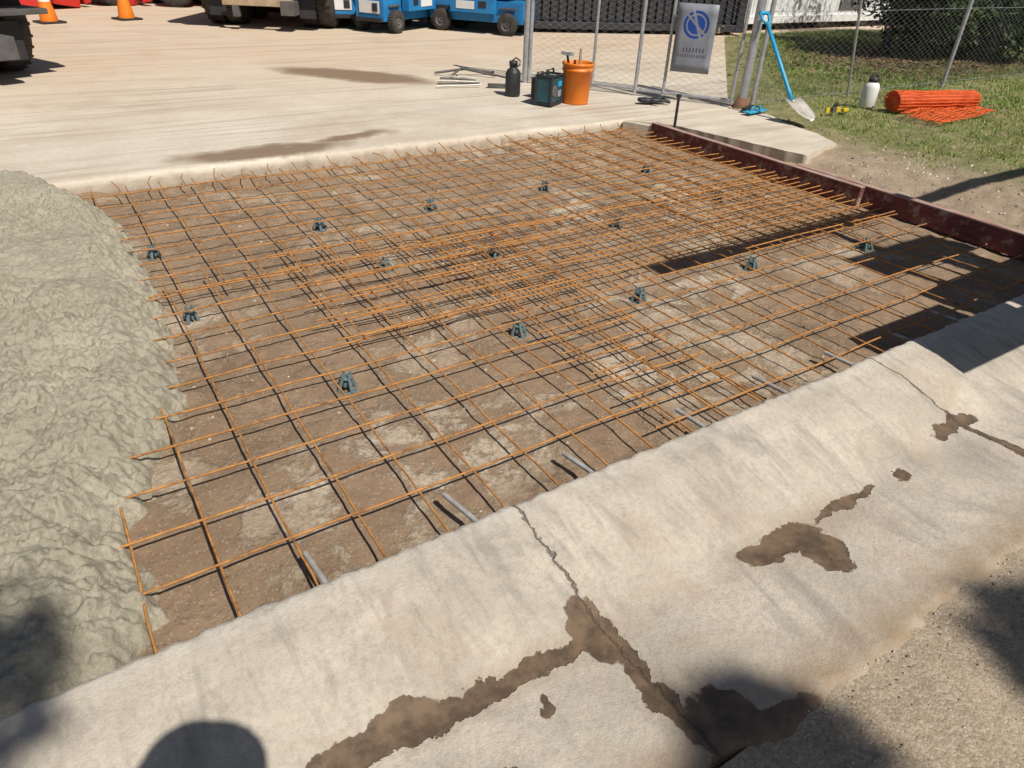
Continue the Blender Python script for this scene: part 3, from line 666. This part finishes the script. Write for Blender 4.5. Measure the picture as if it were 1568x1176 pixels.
for i in range(7000):
    x,y=random.gauss(12.0,1.4),random.gauss(6.8,.8)
    if y<5.3: continue
    s=U(.02,.045); a=U(0,6.3); z=verz(x,y)+.015+U(0,.03); o=len(vs)
    vs+=[(x+math.cos(a)*s,y+math.sin(a)*s,z),(x-math.sin(a)*s*.4,y+math.cos(a)*s*.4,z+U(0,.02)),(x-math.cos(a)*s,y-math.sin(a)*s,z),(x+math.sin(a)*s*.4,y-math.cos(a)*s*.4,z)]; fs.append((o,o+1,o+2,o+3))
b.add(vs,fs,simple('dry_leaves',(.24,.15,.08),(.12,.075,.045),9,.8)); b.done()

# ---------------- concrete mixer truck (parked out of frame on the street; plates and rail shaped for their shadows) ----------------
b=B('concrete_mixer_truck')
for x in (6.2,7.5,12.2):
    for y in(-3.1,-1.1):
        b.lathe((x,y,.45),[(.25,-.15),(.46,-.15),(.5,-.1),(.5,.1),(.46,.15),(.25,.15),(.001,.1)],Mrubber,24,'Y')
b.box((9,-2.1,.85),(9,.9,.3),Mgrey); b.box((12.6,-2.1,1.75),(1.9,2.3,1.9),Mwhite); b.box((13.56,-2.1,2.1),(.02,2,.8),Mglass)
b.lathe((8.6,-2.1,2.2),[(.3,-3.0),(.7,-2.6),(1.15,-.6),(1.2,.6),(.9,2.0),(.3,2.4),(.001,2.4)],Mwhite,32,'X')
b.box((5.2,-2.1,1.9),(.8,1.6,1.7),Mgrey); b.box((4.45,.30,1.35),(1.05,.06,.7),Mgrey); b.box((4.5,.30,2.2),(.95,.06,.32),Mgrey); b.box((4.2,.30,1.9),(.1,.05,.4),Mgrey); b.box((4.7,-.6,2.0),(.3,1.7,.2),Mgrey)
b.tube([(5.0,-1.4,2.3),(4.6,-.2,1.7),(4.5,.3,1.4)],.16,Mgrey,12)
b.box((3.45,.48,1.0),(.8,.42,.05),Mgrey); b.box((4.0,.3,1.1),(.5,.1,.1),Mgrey)
b.tube([(2.92,.56,2.6),(5,.55,2.62),(9.5,.5,2.62)],.055,Mgrey,10); b.tube([(4.4,.3,2.3),(4.4,.55,2.6)],.04,Mgrey,8); b.tube([(9.4,-1.5,1.0),(9.4,.5,2.6)],.04,Mgrey,8)
b.done()

# ---------------- photographer (stands behind the camera; only the shadow shows) ----------------
Mshirt=simple('workwear',(.55,.30,.04),(.4,.2,.03),8,.9)
pts=[(0,0,.92,.16,.12),(0,0,1.15,.16,.11),(0,0,1.36,.17,.11),(0,.01,1.46,.06),(0,.03,1.56,.075,.09),(0,.04,1.64,.07,.085),
 (.19,0,1.38,.06),(.26,.05,1.15,.045),(.07,.20,1.32,.03),(.04,.23,1.36,.03),(-.19,0,1.38,.06),(-.26,.05,1.15,.045),(-.07,.20,1.32,.03),(-.04,.23,1.36,.03),
 (.10,0,.82,.09),(.12,.02,.45,.06),(.12,0,.02,.045),(.13,.14,-.02,.04),(-.10,0,.82,.09),(-.12,.02,.45,.06),(-.12,0,.02,.045),(-.13,.14,-.02,.04)]
ed=[(0,1),(1,2),(2,3),(3,4),(4,5),(2,6),(6,7),(7,8),(8,9),(2,10),(10,11),(11,12),(12,13),(0,14),(14,15),(15,16),(16,17),(0,18),(18,19),(19,20),(20,21)]
ph=bpy.data.objects.new('photographer',None); scene.collection.objects.link(ph)
bo=skin('body',pts,ed,Mshirt); bo.parent=ph
b=B('hat'); b.lathe((0,.03,1.63),[(.14,-.01),(.135,.0),(.1,.015),(.095,.07),(.06,.10),(.001,.105)],Mtan,24); b.done(parent=ph)
ph.location=(.06,-.31,-.03)
